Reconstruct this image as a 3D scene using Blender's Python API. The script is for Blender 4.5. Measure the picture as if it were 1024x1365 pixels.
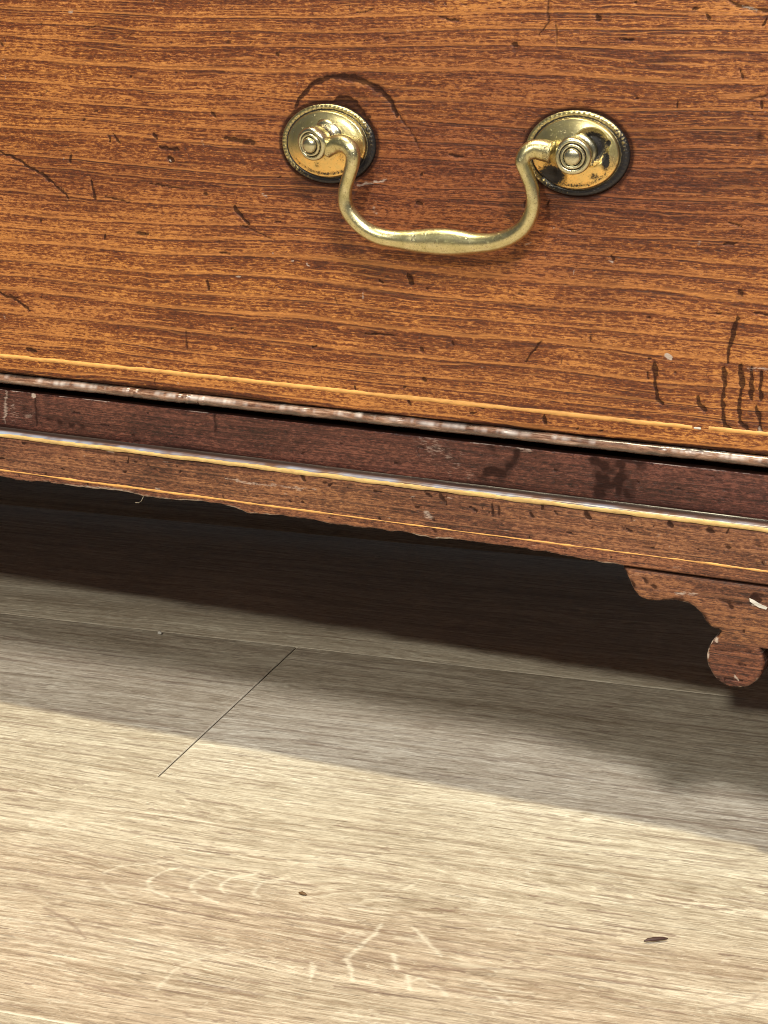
# Close-up of an antique chest's bottom drawer, its brass bail pull and bracket foot on a laminate floor.
# World: X runs right along the chest, Y runs into the chest, Z is up; metres. Helper tables are in millimetres.
import bpy, bmesh, math, random
import numpy as np
R = math.radians
scene = bpy.context.scene
for o in list(bpy.data.objects): bpy.data.objects.remove(o)
coll = scene.collection

# ------------------------------------------------------------------ camera
cd = bpy.data.cameras.new('camera'); cam = bpy.data.objects.new('camera', cd); coll.objects.link(cam)
cam.location = (0.25196, -0.54281, 0.26666)
cam.rotation_euler = (R(73.734), 0, R(24.9))
cd.sensor_fit = 'HORIZONTAL'; cd.sensor_width = 36; cd.lens = 36*2680/1024
cd.clip_start = 0.02; cd.clip_end = 60
scene.camera = cam
scene.cycles.filter_width = 1.0
scene.render.resolution_x = 768; scene.render.resolution_y = 1024

# ------------------------------------------------------------------ room light
w = bpy.data.worlds.new('World'); scene.world = w; w.use_nodes = True
bg = w.node_tree.nodes['Background']; bg.inputs[0].default_value = (0.95, 0.98, 1.0, 1); bg.inputs[1].default_value = 0.10
def lamp(name, loc, target, size, power, col, shape='DISK', sy=None):
    l = bpy.data.lights.new(name, 'AREA'); l.shape = shape; l.size = size
    if sy: l.size_y = sy
    l.energy = power; l.color = col
    o = bpy.data.objects.new(name, l); coll.objects.link(o); o.location = loc
    import mathutils
    o.rotation_euler = (mathutils.Vector(target)-mathutils.Vector(loc)).to_track_quat('-Z', 'Y').to_euler()
    return o
lamp('ceiling_spot', (-.44, -.29, 2.2), (0, .02, 0), .11, 37, (1.0, .90, .62))
lamp('window_light', (1.1, -1.47, 2.1), (0, .02, .05), .50, 54, (1.0, .94, .88))
lamp('low_room_light', (.1, -2.5, 1.75), (0, 0, .1), .12, 35, (1.0, .95, .80))
scene.view_settings.view_transform = 'Standard'; scene.view_settings.look = 'None'
scene.view_settings.exposure = 0; scene.view_settings.gamma = 1

# ------------------------------------------------------------------ tables of marks (width mm, strength, polyline mm)
DRAWER_DARK = [[0.5,0.8,[[-136.8,196.8],[-130.2,194.2],[-120.1,189.7],[-114.9,186.1],[-111.1,183.0]]],[0.5,0.7,[[-139.8,150.3],[-133.3,148.3],[-128.2,145.2]]],[0.8,0.8,[[-109.8,196.8],[-109.9,194.0]]],[1.3,0.9,[[-73.4,197.3],[-72.3,196.7]]],[0.8,0.8,[[-76.7,200.8],[-73.8,200.3],[-70.0,200.2]]],[0.9,0.8,[[-78.8,204.7],[-77.5,203.3]]],[0.7,0.8,[[-102.6,188.6],[-101.9,185.8],[-101.2,183.3]]],[0.7,0.9,[[-50.9,183.7],[-48.3,180.9],[-45.7,178.5]]],[1.0,0.6,[[-61.1,187.3],[-60.3,186.9]]],[1.2,0.8,[[8.1,166.8],[9.4,163.7]]],[1.0,0.8,[[-1.2,164.3],[-0.2,163.4]]],[0.8,0.7,[[-61.3,159.9],[-60.3,157.2]]],[1.0,0.7,[[12.2,144.8],[12.9,144.0]]],[0.5,0.6,[[50.7,150.1],[48.4,147.0],[45.7,143.9]]],[0.8,0.7,[[71.4,176.4],[72.3,175.4]]],[1.1,0.7,[[108.6,169.2],[109.7,168.5]]],[1.0,0.8,[[-130.4,132.5],[-126.9,131.5]]],[1.1,0.95,[[85.0,146.7],[85.5,143.3]]],[0.6,0.9,[[85.5,143.3],[85.7,138.7],[86.3,136.6],[88.1,135.2]]],[1.02,0.9,[[98.2,138.2],[99.1,136.3],[100.3,134.4]]],[1.22,0.9,[[105.4,146.9],[106.0,142.2]]],[0.6,0.8,[[106.0,142.2],[105.6,137.1],[105.8,133.2]]],[1.16,0.95,[[105.8,132.8],[106.8,130.1],[107.9,129.7]]],[0.95,0.9,[[110.3,148.4],[111.0,141.8]]],[0.6,0.8,[[111.0,141.8],[110.4,136.7],[110.8,132.4]]],[1.09,0.9,[[110.8,132.4],[113.1,129.9]]],[0.9,0.9,[[113.3,147.6],[113.8,138.8]]],[0.8,0.9,[[116.1,147.0],[116.3,139.3]]],[1.09,0.9,[[115.2,136.4],[116.4,134.1],[116.6,129.3]]],[1.1,0.8,[[108.7,161.7],[107.7,157.3]]],[0.8,0.8,[[107.7,157.3],[106.6,153.6],[106.6,149.1]]],[0.6,0.5,[[50.2,246.7],[50.8,241.0],[48.0,237.1]]],[0.5,0.5,[[52.8,240.7],[53.2,234.6]]],[1.4,0.8,[[64.9,242.3],[65.5,241.7]]],[1.3,0.8,[[40.4,234.5],[41.1,234.1]]],[0.7,0.8,[[96.3,243.7],[96.8,242.3]]],[0.8,0.6,[[102.0,247.1],[107.8,245.4],[112.7,244.9]]],[0.6,0.7,[[111.3,241.0],[112.8,243.0]]],[0.8,0.6,[[-134.6,230.8],[-133.7,230.2]]],[1.2,0.6,[[-86.2,173.9],[-81.9,173.2]]],[0.8,0.7,[[-93.8,204.0],[-91.2,201.4]]],[0.9,0.7,[[-35.2,230.3],[-34.5,229.4]]],[0.7,0.7,[[-57.8,211.9],[-56.8,210.5]]],[1.3,0.7,[[-53.5,204.6],[-43.7,203.4]]],[0.9,0.6,[[21.1,203.0],[25.4,202.3]]],[1.0,0.8,[[10.5,188.5],[12.2,187.9]]],[0.5,0.5,[[3.9,214.1],[8.0,210.0],[11.6,204.5]]],[0.9,0.75,[[8.0,128.9],[9.0,127.6]]],[1.0,0.9,[[51.9,128.2],[52.7,125.6]]],[0.6,0.5,[[-69.2,142.9],[-68.8,137.6]]],[1.2,0.6,[[13.0,135.9],[13.5,135.3]]],[1.9,1,[[-15.9,216.3],[-12.2,217.0],[-8.3,215.2],[-5.4,211.6],[-3.9,207.3]]],[1.9,1,[[-14.7,215.4],[-10.2,214.5],[-5.9,210.5],[-4.4,206.9]]],[1.7,0.9,[[-15.9,216.9],[-12.7,217.7],[-9.3,216.7]]],[1.1,0.85,[[-29.2,214.5],[-27.6,217.4],[-24.1,221.0],[-19.6,223.1],[-14.4,223.9],[-8.7,223.4],[-3.6,221.6],[0.0,219.2],[2.2,217.1],[3.9,213.5]]],[1.0,0.5,[[-31.5,210.6],[-29.7,214.0]]],[0.9,0.6,[[-20.1,223.3],[-14.4,224.3],[-7.8,223.9],[-1.7,221.3],[1.9,218.4]]],[1.9,0.35,[[-17.6,218.8],[-10.2,219.7],[-5.3,217.1]]],[3.0,0.35,[[-33.0,196.0],[-27.9,192.9],[-17.9,191.2],[-10.4,192.5]]],[3.0,0.45,[[49.2,194.7],[56.1,192.5],[65.1,193.0],[72.0,197.0],[75.3,204.4],[74.7,209.6]]],[4.5,0.35,[[79.4,211.4],[84.3,208.5],[87.8,205.8]]],[4.0,0.5,[[112.9,210.8],[114.6,210.2]]],[3.0,0.25,[[-137.5,184.9],[-114.6,181.3],[-81.2,176.1]]],[4.0,0.2,[[-137.4,187.3],[-117.3,183.1],[-86.6,179.3]]]]
DRAWER_PALE = [[1.3,1,[[88.6,149.2],[90.0,148.7]]],[1.0,0.4,[[111.8,147.7],[117.9,148.2]]],[0.6,0.5,[[-8.9,192.3],[-3.9,193.2],[0.7,194.4]]],[1.2,0.35,[[-3.7,186.2],[-2.2,184.2]]],[0.7,0.7,[[-73.4,196.6],[-72.9,196.4]]],[0.7,0.5,[[-108.1,240.8],[-106.4,241.5]]],[1.3,0.4,[[116.3,131.1],[117.0,129.6]]],[1.0,0.4,[[105.7,246.0],[109.8,245.2]]],[0.6,0.6,[[70.5,175.2],[71.5,174.7]]],[0.8,0.5,[[-40.9,188.2],[-39.3,187.1]]]]
RAIL_DARK = [[6,0.5,[[31.8,117.6],[46.2,119.2]]],[4,0.6,[[43.8,116.6],[38.0,107.9]]],[5,0.7,[[31.9,107.9],[39.7,107.8]]],[5,0.8,[[68.6,115.2],[80.0,116.1]]],[5,0.8,[[69.3,113.7],[70.0,107.0]]],[6,0.8,[[76.7,114.6],[76.0,107.7]]],[5,0.6,[[70.0,108.1],[78.7,108.0]]],[3,0.5,[[-133.2,110.8],[-124.4,109.1],[-106.8,107.4]]],[1.2,0.5,[[-127.9,116.0],[-128.1,106.2]]],[3,0.4,[[-39.7,107.5],[-29.0,112.3],[-21.1,116.8]]],[3,0.35,[[-66.9,110.3],[-45.1,109.4]]],[3,0.3,[[83.8,106.3],[115.0,106.7]]],[1,0.5,[[-59.8,117.7],[-59.7,110.3]]]]
RAIL_PALE = [[1.4,0.42,[[-139.5,117.4],[-140.8,106.4]]],[0.9,1,[[-128.7,116.9],[-128.1,116.2]]],[6,0.35,[[-135.6,111.3],[-130.3,110.6]]],[5,0.35,[[43.8,119.4],[46.2,118.0]]],[8,0.3,[[12.1,115.5],[27.0,110.1]]],[2,0.4,[[43.8,117.5],[47.4,117.5]]],[2,0.3,[[71.5,119.6],[74.2,119.3]]]]
APRON_DARK = [[1.2,0.8,[[-26.8,102.6],[-25.5,100.3]]],[1.0,0.7,[[20.1,101.6],[22.9,98.4]]],[0.8,0.8,[[32.0,97.6],[32.5,96.7]]],[0.8,0.6,[[37.3,100.1],[37.9,96.0]]],[0.8,0.6,[[39.5,99.9],[39.8,96.7]]],[1,0.7,[[49.8,98.9],[51.0,97.6]]],[1.2,0.8,[[66.9,101.9],[68.8,99.4]]],[1.0,0.8,[[92.5,101.4],[93.2,100.2]]],[1.5,0.8,[[104.6,100.7],[105.9,100.4]]],[1,0.7,[[109.6,96.4],[110.5,96.5]]],[0.9,0.6,[[-106.5,89.2],[-106.0,87.7]]],[1,0.7,[[-42.2,102.6],[-41.4,101.9]]],[5,0.3,[[18.9,99.6],[23.9,99.0]]],[6,0.35,[[83.3,93.7],[87.9,92.0]]],[1,0.5,[[118.4,103.8],[120.6,102.3]]],[1,0.6,[[15.2,101.5],[17.7,100.1]]],[1.5,0.4,[[-131.1,101.1],[-67.6,101.0]]]]
APRON_PALE = [[2,0.5,[[16.0,94.7],[17.2,93.4]]],[1.2,0.4,[[-98.7,102.0],[-95.8,101.8]]],[1,0.4,[[-54.0,97.0],[-21.9,97.1]]]]
BRACKET = [[79.4,86.7],[80.2,83.9],[81.4,81.3],[82.9,78.5],[84.8,77.1],[87.6,76.7],[91.2,77.1],[94.3,77.9],[97.0,77.7],[99.7,77.4],[101.6,76.3],[103.4,74.5],[104.9,72.2],[106.7,70.9],[109.2,70.7],[107.8,69.2],[106.5,66.9],[105.6,64.0],[105.6,61.2],[106.4,58.6],[108.3,55.6],[111.1,54.2],[114.2,53.8],[117.7,55.3],[120.2,58.0],[122.0,61.5],[122.5,64.8],[122.0,66.5],[123.4,67.0]]
BRK_PALE = [[0.9,1,[[118.7,85.3],[120.3,83.7],[122.5,82.7]]]]
BRACKET_DARK = [[1.6,0.7,[[87.9,81.6],[89.3,80.9]]],[1.2,0.6,[[85.5,83.2],[86.9,82.4]]],[1.2,0.8,[[82.4,81.3],[82.9,80.2]]],[1,0.8,[[117.3,82.1],[120.0,81.6]]],[1.4,0.6,[[118.4,83.6],[121.2,83.1]]],[0.9,0.6,[[100.4,90.2],[102.0,89.1]]],[0.9,0.5,[[108.6,80.0],[115.3,79.6]]],[1,0.5,[[90.8,77.4],[96.4,78.2]]],[2.5,0.4,[[110.6,61.9],[116.2,61.8]]],[0.8,0.5,[[108.2,65.0],[112.7,65.0],[118.2,65.4]]],[1,0.6,[[111.3,79.5],[112.0,78.2]]]]
BRACKET_PALE = [[0.9,0.7,[[107.0,68.0],[108.5,67.8]]],[0.8,0.7,[[105.6,63.0],[106.1,61.9]]],[0.6,0.6,[[114.2,57.8],[114.9,56.5]]],[0.7,0.5,[[95.2,80.4],[101.9,80.9]]],[0.7,0.5,[[118.1,80.0],[122.7,79.7]]],[0.9,0.8,[[121.7,66.4],[122.3,66.3]]]]
APRON_BOTTOM = [[-140.9,88.0],[-131.9,87.8],[-121.6,88.7],[-119.9,88.1],[-108.1,88.2],[-93.5,88.6],[-85.0,88.1],[-70.8,88.3],[-62.5,89.1],[-55.6,88.9],[-46.1,87.1],[-37.9,87.6],[-27.3,87.7],[-14.1,87.1],[-1.2,87.5],[11.5,87.4],[17.8,86.8],[24.0,87.6],[33.8,87.7],[48.4,87.5],[62.7,87.0],[72.0,86.6],[79.9,86.3]]
FLOOR_PALE = [[0.9,0.9,[[13.9,-68.3],[16.4,-63.4],[22.1,-60.0],[31.9,-54.7]]],[1.1,1,[[33.5,-58.4],[29.6,-63.2],[28.3,-68.2],[28.9,-71.0],[32.5,-74.8],[38.3,-77.3]]],[1.0,1,[[46.8,-56.1],[42.6,-60.0],[40.9,-65.6],[42.0,-69.8],[45.9,-73.4],[52.6,-75.6]]],[1.0,1,[[56.1,-55.6],[50.8,-59.9],[49.1,-64.4],[50.2,-68.1],[53.7,-69.9]]],[1.1,1,[[66.4,-54.8],[60.1,-59.8],[59.5,-64.0],[60.4,-67.7],[62.6,-68.9]]],[0.8,0.6,[[15.4,-73.9],[21.6,-79.4],[28.7,-81.9]]],[0.9,0.7,[[56.6,-125.9],[56.2,-117.8],[57.1,-112.4],[61.7,-105.4],[71.2,-99.3],[74.2,-95.7]]],[1.2,1,[[92.6,-109.2],[91.3,-102.1],[90.1,-100.0]]],[1.2,1,[[103.5,-105.7],[100.2,-98.4],[98.0,-95.7],[99.4,-87.4],[101.0,-79.3],[101.2,-73.3]]],[1.3,1,[[112.4,-96.1],[109.8,-89.3]]],[1.2,0.9,[[119.1,-105.5],[116.4,-98.1]]],[1.0,0.9,[[109.7,-72.4],[112.8,-75.5],[117.8,-81.4],[122.3,-85.6]]],[1.1,0.9,[[109.0,-88.7],[112.6,-95.2]]],[1.0,0.7,[[117.8,-101.8],[120.0,-99.0],[126.2,-102.4],[130.3,-105.9]]],[0.9,0.7,[[124.2,-85.0],[129.9,-86.6]]],[0.9,0.7,[[135.6,-96.0],[140.8,-100.4],[146.0,-104.7]]],[1,0.8,[[100.5,-51.7],[102.0,-49.2],[103.1,-43.8]]],[0.8,0.6,[[192.2,-91.6],[193.2,-93.2]]],[0.8,0.6,[[195.6,-91.6],[196.7,-93.6]]],[0.8,0.6,[[93.0,-84.6],[94.4,-79.2]]],[1.0,0.5,[[94.4,-59.5],[98.0,-49.5],[102.0,-44.2]]],[0.9,0.4,[[20.7,-46.1],[21.8,-40.2]]],[0.9,0.5,[[42.5,-33.5],[43.4,-31.5]]],[0.9,0.6,[[59.2,-106.2],[64.5,-98.8]]]]
FLOOR_DARK = [[4,0.5,[[28.5,-66.1],[36.7,-68.5]]],[4,0.5,[[41.2,-64.0],[47.5,-68.9]]],[4,0.4,[[49.8,-63.2],[58.1,-66.5]]],[3,0.4,[[60.3,-63.3],[68.7,-64.0]]],[6,0.35,[[91.7,-102.0],[105.0,-91.3]]],[5,0.4,[[101.0,-79.3],[122.7,-79.8]]],[1.2,0.5,[[-6.2,-57.5],[23.8,-58.4],[46.5,-55.2]]],[0.8,0.7,[[-17.2,-74.4],[-2.3,-74.7],[11.7,-73.6]]],[0.8,0.8,[[32.9,-75.7],[46.9,-78.4],[61.0,-79.5],[78.3,-77.6],[93.7,-77.2],[113.0,-76.3]]],[5,0.35,[[13.3,-72.1],[27.8,-72.4]]],[5,0.3,[[34.0,-70.4],[54.1,-73.6]]],[1,0.6,[[-1.4,-103.6],[12.0,-102.5],[24.4,-104.3],[42.4,-104.3],[62.7,-105.1]]],[6,0.3,[[2.8,-111.4],[26.3,-108.2]]],[1.1,0.7,[[7.4,-93.6],[16.5,-97.7],[26.7,-106.7]]],[0.7,0.7,[[110.3,-98.0],[144.9,-84.7],[185.0,-84.0]]],[1.6,0.6,[[167.5,-66.5],[169.3,-67.2],[170.5,-66.0]]],[0.8,0.8,[[179.8,-68.6],[180.5,-69.2]]],[1.5,0.6,[[67.7,-134.2],[69.7,-135.4]]],[0.8,0.5,[[194.0,-91.0],[204.4,-83.7],[206.1,-79.1]]],[0.9,0.6,[[100.1,23.3],[101.2,23.0]]],[0.7,0.6,[[87.2,-26.0],[87.9,-26.9]]],[0.8,0.6,[[154.1,34.8],[155.2,33.9]]],[3,0.4,[[23.0,-148.7],[32.4,-150.3]]],[0.7,0.5,[[70.0,-84.9],[114.7,-81.6],[142.7,-75.9]]],[0.7,0.5,[[118.6,-65.8],[152.6,-64.8],[201.9,-66.1]]]]
BAIL = [[-15.02,-8.5,202.61,2.2],[-13.04,-8.5,204.44,2.9],[-10.33,-9.0,205.48,3.0],[-7.17,-10.0,205.06,2.8],[-5.24,-10.5,203.03,2.5],[-5.25,-10.5,200.0,2.3],[-6.73,-10.0,196.18,2.2],[-8.22,-9.5,191.67,2.25],[-8.0,-9.0,187.01,2.4],[-5.56,-8.5,183.33,2.5],[-2.14,-8.0,180.6,2.6],[2.26,-7.5,178.82,2.75],[7.62,-7.0,178.2,2.9],[13.42,-6.5,178.06,3.6],[18.12,-6.3,178.22,4.1],[21.69,-6.3,178.34,4.25],[26.43,-6.3,178.42,4.0],[32.38,-6.5,178.61,3.2],[38.4,-7.0,179.5,2.8],[43.41,-7.5,181.39,2.6],[47.21,-8.0,184.05,2.45],[49.6,-8.5,187.66,2.3],[50.61,-9.0,191.58,2.2],[50.26,-9.5,195.83,2.15],[49.02,-10.0,199.39,2.15],[47.79,-10.5,202.73,2.3],[48.45,-10.0,205.21,2.6],[50.51,-9.0,206.45,3.0],[53.01,-8.5,206.31,3.3],[55.7,-8.5,205.8,3.3]]


# ------------------------------------------------------------------ node helpers
class NT:
    def __init__(s, name):
        s.m = bpy.data.materials.new(name); s.m.use_nodes = True; s.t = s.m.node_tree
        s.b = s.t.nodes['Principled BSDF']
    def n(s, typ, **kw):
        nd = s.t.nodes.new(typ)
        for k, v in kw.items(): setattr(nd, k, v)
        return nd
    def put(s, sock, v):
        if isinstance(v, bpy.types.NodeSocket): s.t.links.new(v, sock)
        else:
            if isinstance(v, tuple) and len(v) == 3 and sock.type == 'RGBA': v = v + (1,)
            sock.default_value = v
    def math(s, op, a, b=0.0, c=0.0, clamp=False):
        nd = s.n('ShaderNodeMath', operation=op, use_clamp=clamp)
        s.put(nd.inputs[0], a); s.put(nd.inputs[1], b); s.put(nd.inputs[2], c)
        return nd.outputs[0]
    def vec(s, x, y, z=0.0):
        nd = s.n('ShaderNodeCombineXYZ')
        for i, v in enumerate((x, y, z)): s.put(nd.inputs[i], v)
        return nd.outputs[0]
    def noise(s, v, scale=1.0, detail=3.0, rough=0.55, dist=0.0, seed=0.0):
        nd = s.n('ShaderNodeTexNoise', noise_dimensions='4D')
        s.put(nd.inputs['Vector'], v); nd.inputs['W'].default_value = seed
        nd.inputs['Scale'].default_value = scale; nd.inputs['Detail'].default_value = detail
        nd.inputs['Roughness'].default_value = rough; nd.inputs['Distortion'].default_value = dist
        return nd.outputs['Fac']
    def ramp(s, f, pts, interp='LINEAR'):
        nd = s.n('ShaderNodeValToRGB'); nd.color_ramp.interpolation = interp
        e = nd.color_ramp.elements
        while len(e) < len(pts): e.new(0.5)
        for k, (p, c) in zip(e, pts):
            k.position = p; k.color = (c, c, c, 1) if not isinstance(c, tuple) else c + (1,)
        s.put(nd.inputs[0], f); return nd.outputs[0]
    def mix(s, f, a, b, blend='MIX'):
        nd = s.n('ShaderNodeMix', data_type='RGBA', blend_type=blend)
        s.put(nd.inputs[0], f); s.put(nd.inputs[6], a); s.put(nd.inputs[7], b)
        return nd.outputs[2]
    def attr(s, name):
        return s.n('ShaderNodeAttribute', attribute_name=name).outputs['Fac']
    def bump(s, h, dist, strength=1.0):
        nd = s.n('ShaderNodeBump'); nd.inputs['Distance'].default_value = dist; nd.inputs['Strength'].default_value = strength
        s.put(nd.inputs['Height'], h); s.t.links.new(nd.outputs[0], s.b.inputs['Normal'])
    def set(s, **kw):
        for k, v in kw.items(): s.put(s.b.inputs[k.replace('_', ' ')], v)
        return s.m
    def coords(s):   # object coordinates in mm
        tc = s.n('ShaderNodeTexCoord'); sp = s.n('ShaderNodeSeparateXYZ')
        s.t.links.new(tc.outputs['Object'], sp.inputs[0])
        return [s.math('MULTIPLY', sp.outputs[i], 1000.0) for i in range(3)]

def old_wood(name, light, mid, dark, seed=0.0, lines=1.0, rough=0.36, pitch=1.0, red=None, axes=(0, 2), spec=0.5):
    s = NT(name); P = s.coords(); a, c = P[axes[0]], P[axes[1]]
    # slow wander of the growth lines
    wv = s.noise(s.vec(s.math('MULTIPLY', a, .0045), s.math('MULTIPLY', c, .016)), 1, 2, .5, 0, seed)
    wv2 = s.noise(s.vec(s.math('MULTIPLY', a, .03), s.math('MULTIPLY', c, .12)), 1, 3, .6, 0, seed+3)
    ph = s.math('ADD', s.math('MULTIPLY', c, .17*pitch), s.math('ADD', s.math('MULTIPLY', wv, 3.2), s.math('MULTIPLY', wv2, .32)))
    wide = s.noise(s.vec(0.0, s.math('MULTIPLY', ph, .45)), 1, 2, .6, 0, seed+7)
    ph = s.math('ADD', ph, s.math('MULTIPLY', wide, 2.2))
    saw = s.ramp(s.math('FRACT', ph), [(0, .05), (.035, .25), (.10, .8), (.28, 1.0), (.62, .72), (.93, .38), (1, .05)])
    ph2 = s.math('FRACT', s.math('ADD', s.math('MULTIPLY', ph, 3.3), s.math('MULTIPLY', wv2, 2.0)))
    saw2 = s.ramp(ph2, [(0, .1), (.12, .7), (.4, 1.0), (.9, .5), (1, .1)])
    fiber = s.noise(s.vec(s.math('MULTIPLY', a, .055), s.math('MULTIPLY', c, 1.5)), 1, 6, .72, .25, seed+11)
    fine = s.noise(s.vec(s.math('MULTIPLY', a, .45), s.math('MULTIPLY', c, 2.2)), 1, 4, .75, .4, seed+13)
    mott = s.noise(s.vec(s.math('MULTIPLY', a, .55), s.math('MULTIPLY', c, .9)), 1, 5, .72, .8, seed+17)
    blot = s.noise(s.vec(s.math('MULTIPLY', a, .018), s.math('MULTIPLY', c, .05)), 1, 4, .6, .6, seed+19)
    # tone 0..1
    t = s.math('MULTIPLY', saw, .36*lines)
    t = s.math('ADD', t, s.math('MULTIPLY', saw2, .20*lines))
    t = s.math('ADD', t, s.math('MULTIPLY', s.math('SUBTRACT', fiber, .5), 1.9))
    t = s.math('ADD', t, s.math('MULTIPLY', s.math('SUBTRACT', fine, .5), 2.6))
    t = s.math('ADD', t, s.math('MULTIPLY', s.math('SUBTRACT', mott, .5), 1.7))
    t = s.math('ADD', t, s.math('MULTIPLY', s.math('SUBTRACT', blot, .5), 1.5))
    t = s.math('ADD', t, .50-.34*lines, clamp=True)
    col = s.ramp(t, [(0.0, dark), (.30, tuple(d*.5+m*.5 for d, m in zip(dark, mid))), (.55, mid), (1.0, light)])
    stain = s.attr('stain')
    smear = s.ramp(s.noise(s.vec(s.math('MULTIPLY', a, .022), s.math('MULTIPLY', c, .11)), 1, 5, .68, 1.2, seed+41), [(.50, 0), (.66, 1)])
    gold = s.ramp(s.noise(s.vec(s.math('MULTIPLY', a, .012), s.math('MULTIPLY', c, .04)), 1, 3, .6, .5, seed+43), [(.42, 0), (.62, 1)])
    col = s.mix(s.math('MULTIPLY', gold, .5), col, s.mix(1.0, col, (1.18, 1.25, .95), 'MULTIPLY'))
    col = s.mix(s.math('MULTIPLY', smear, .65), col, s.mix(1.0, col, (.50, .36, .42), 'MULTIPLY'))
    redf = s.math('MULTIPLY', s.math('ADD', stain, s.math('MULTIPLY', s.math('SUBTRACT', blot, .5), 2.0), clamp=True), .9)
    # short dark pores and nicks
    pore = s.ramp(s.noise(s.vec(s.math('MULTIPLY', a, .55), s.math('MULTIPLY', c, 1.5)), 1, 3, .6, .5, seed+23), [(.66, 0), (.72, 1)])
    col = s.mix(s.math('MULTIPLY', pore, .6), col, dark)
    nick = s.ramp(s.noise(s.vec(s.math('MULTIPLY', a, .22), s.math('MULTIPLY', c, .2)), 1, 2, .5, 1.5, seed+29), [(.73, 0), (.76, 1)])
    col = s.mix(s.math('MULTIPLY', nick, .7), col, dark)
    dk = s.attr('dark'); pl = s.attr('pale')
    # thin sharp latewood lines with a pale ridge below each
    brk = s.ramp(s.noise(s.vec(s.math('MULTIPLY', a, .03), s.math('MULTIPLY', c, .5)), 1, 3, .6, 0, seed+37), [(.38, 0), (.58, 1)])
    fz = s.math('FRACT', s.math('ADD', ph, s.math('MULTIPLY', s.math('SUBTRACT', fine, .5), .06)))
    ln = s.math('MULTIPLY', s.ramp(fz, [(0, 1), (.03, 1), (.075, 0), (.97, 0), (.99, 1)]), s.math('MULTIPLY', brk, .6*min(1, lines)))
    fz2 = s.math('FRACT', s.math('ADD', s.math('MULTIPLY', ph, 2.7), s.math('ADD', s.math('MULTIPLY', wv2, 1.5), s.math('MULTIPLY', s.math('SUBTRACT', fine, .5), .3))))
    ln2 = s.math('MULTIPLY', s.ramp(fz2, [(0, 1), (.06, 1), (.16, 0), (.95, 0), (.99, 1)]), s.math('MULTIPLY', s.math('SUBTRACT', 1.0, brk), .30*min(1, lines)))
    rid = s.math('MULTIPLY', s.ramp(fz, [(.06, 0), (.10, 1), (.26, 0)]), s.math('MULTIPLY', s.math('ADD', .35, fiber, clamp=True), .75*min(1, lines)))
    col = s.mix(rid, col, light)
    lnn = s.math('MAXIMUM', ln, ln2)
    hz = s.math('FRACT', s.math('ADD', s.math('MULTIPLY', ph, 4.9), s.math('ADD', s.math('MULTIPLY', wv2, 2.5), s.math('MULTIPLY', s.math('SUBTRACT', fine, .5), .18))))
    hb = s.ramp(s.noise(s.vec(s.math('MULTIPLY', a, .035), s.math('MULTIPLY', c, .8)), 1, 3, .6, 0, seed+53), [(.45, 0), (.62, 1)])
    hair = s.math('MULTIPLY', s.ramp(hz, [(.2, 0), (.32, 1), (.5, 1), (.62, 0)]), s.math('MULTIPLY', hb, .7*min(1, lines)))
    col = s.mix(hair, col, light)
    patch = s.ramp(s.noise(s.vec(s.math('MULTIPLY', a, .010), s.math('MULTIPLY', c, .035)), 1, 3, .6, .4, seed+47), [(.40, .15), (.60, 1)])
    lnn = s.math('MULTIPLY', lnn, patch)
    col = s.mix(lnn, col, dark)
    if red: col = s.mix(redf, col, s.mix(1.0, col, red, 'MULTIPLY'))
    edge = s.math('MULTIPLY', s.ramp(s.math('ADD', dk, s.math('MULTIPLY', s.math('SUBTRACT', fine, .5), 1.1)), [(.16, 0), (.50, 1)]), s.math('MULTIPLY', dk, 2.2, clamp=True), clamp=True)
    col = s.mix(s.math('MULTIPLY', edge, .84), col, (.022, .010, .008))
    plf = s.math('MULTIPLY', s.ramp(s.math('ADD', pl, s.math('MULTIPLY', s.math('SUBTRACT', fine, .5), 1.6)), [(.25, 0), (.5, 1)]), s.math('MULTIPLY', pl, 1.8, clamp=True), clamp=True)
    col = s.mix(plf, col, (.50, .40, .34))
    h = s.math('ADD', s.math('MULTIPLY', fiber, 1.0), s.math('ADD', s.math('MULTIPLY', saw, .30*lines), s.math('ADD', s.math('MULTIPLY', mott, 1.1), s.math('MULTIPLY', fine, .7))))
    h = s.math('SUBTRACT', s.math('SUBTRACT', h, s.math('MULTIPLY', lnn, .5)), s.math('ADD', s.math('MULTIPLY', pore, .5), s.math('ADD', s.math('MULTIPLY', nick, .9), s.math('MULTIPLY', dk, 1.0))))
    s.bump(h, .00022, .75)
    rg = s.math('ADD', s.math('ADD', rough-.1, s.math('MULTIPLY', edge, .3)), s.math('MULTIPLY', mott, .25))
    return s.set(Base_Color=col, Roughness=rg, Specular_IOR_Level=s.math('MULTIPLY', spec, s.math('SUBTRACT', 1.0, s.math('MULTIPLY', edge, .75))))

M = {}
M['drawer'] = old_wood('drawer_wood', (.62, .255, .068), (.205, .053, .013), (.070, .017, .007), 1.0, 1.0, .40, 1.0, red=(.46, .33, .42))
M['rail'] = old_wood('rail_veneer', (.21, .075, .052), (.080, .025, .020), (.026, .009, .008), 31.0, .45, .20, 2.0, red=(.8, .75, .9))
M['apron'] = old_wood('apron_veneer', (.38, .17, .08), (.155, .056, .030), (.036, .013, .009), 57.0, .6, .36, 1.5, red=(.85, .72, .78))
M['bracket'] = old_wood('bracket_veneer', (.34, .145, .065), (.145, .052, .028), (.036, .013, .009), 83.0, .8, .38, 1.3, red=(.72, .60, .72))
M['carcass'] = old_wood('carcass_wood', (.30, .14, .06), (.15, .06, .03), (.04, .018, .01), 91.0, .8, .5, .8, axes=(1, 2))

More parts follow.
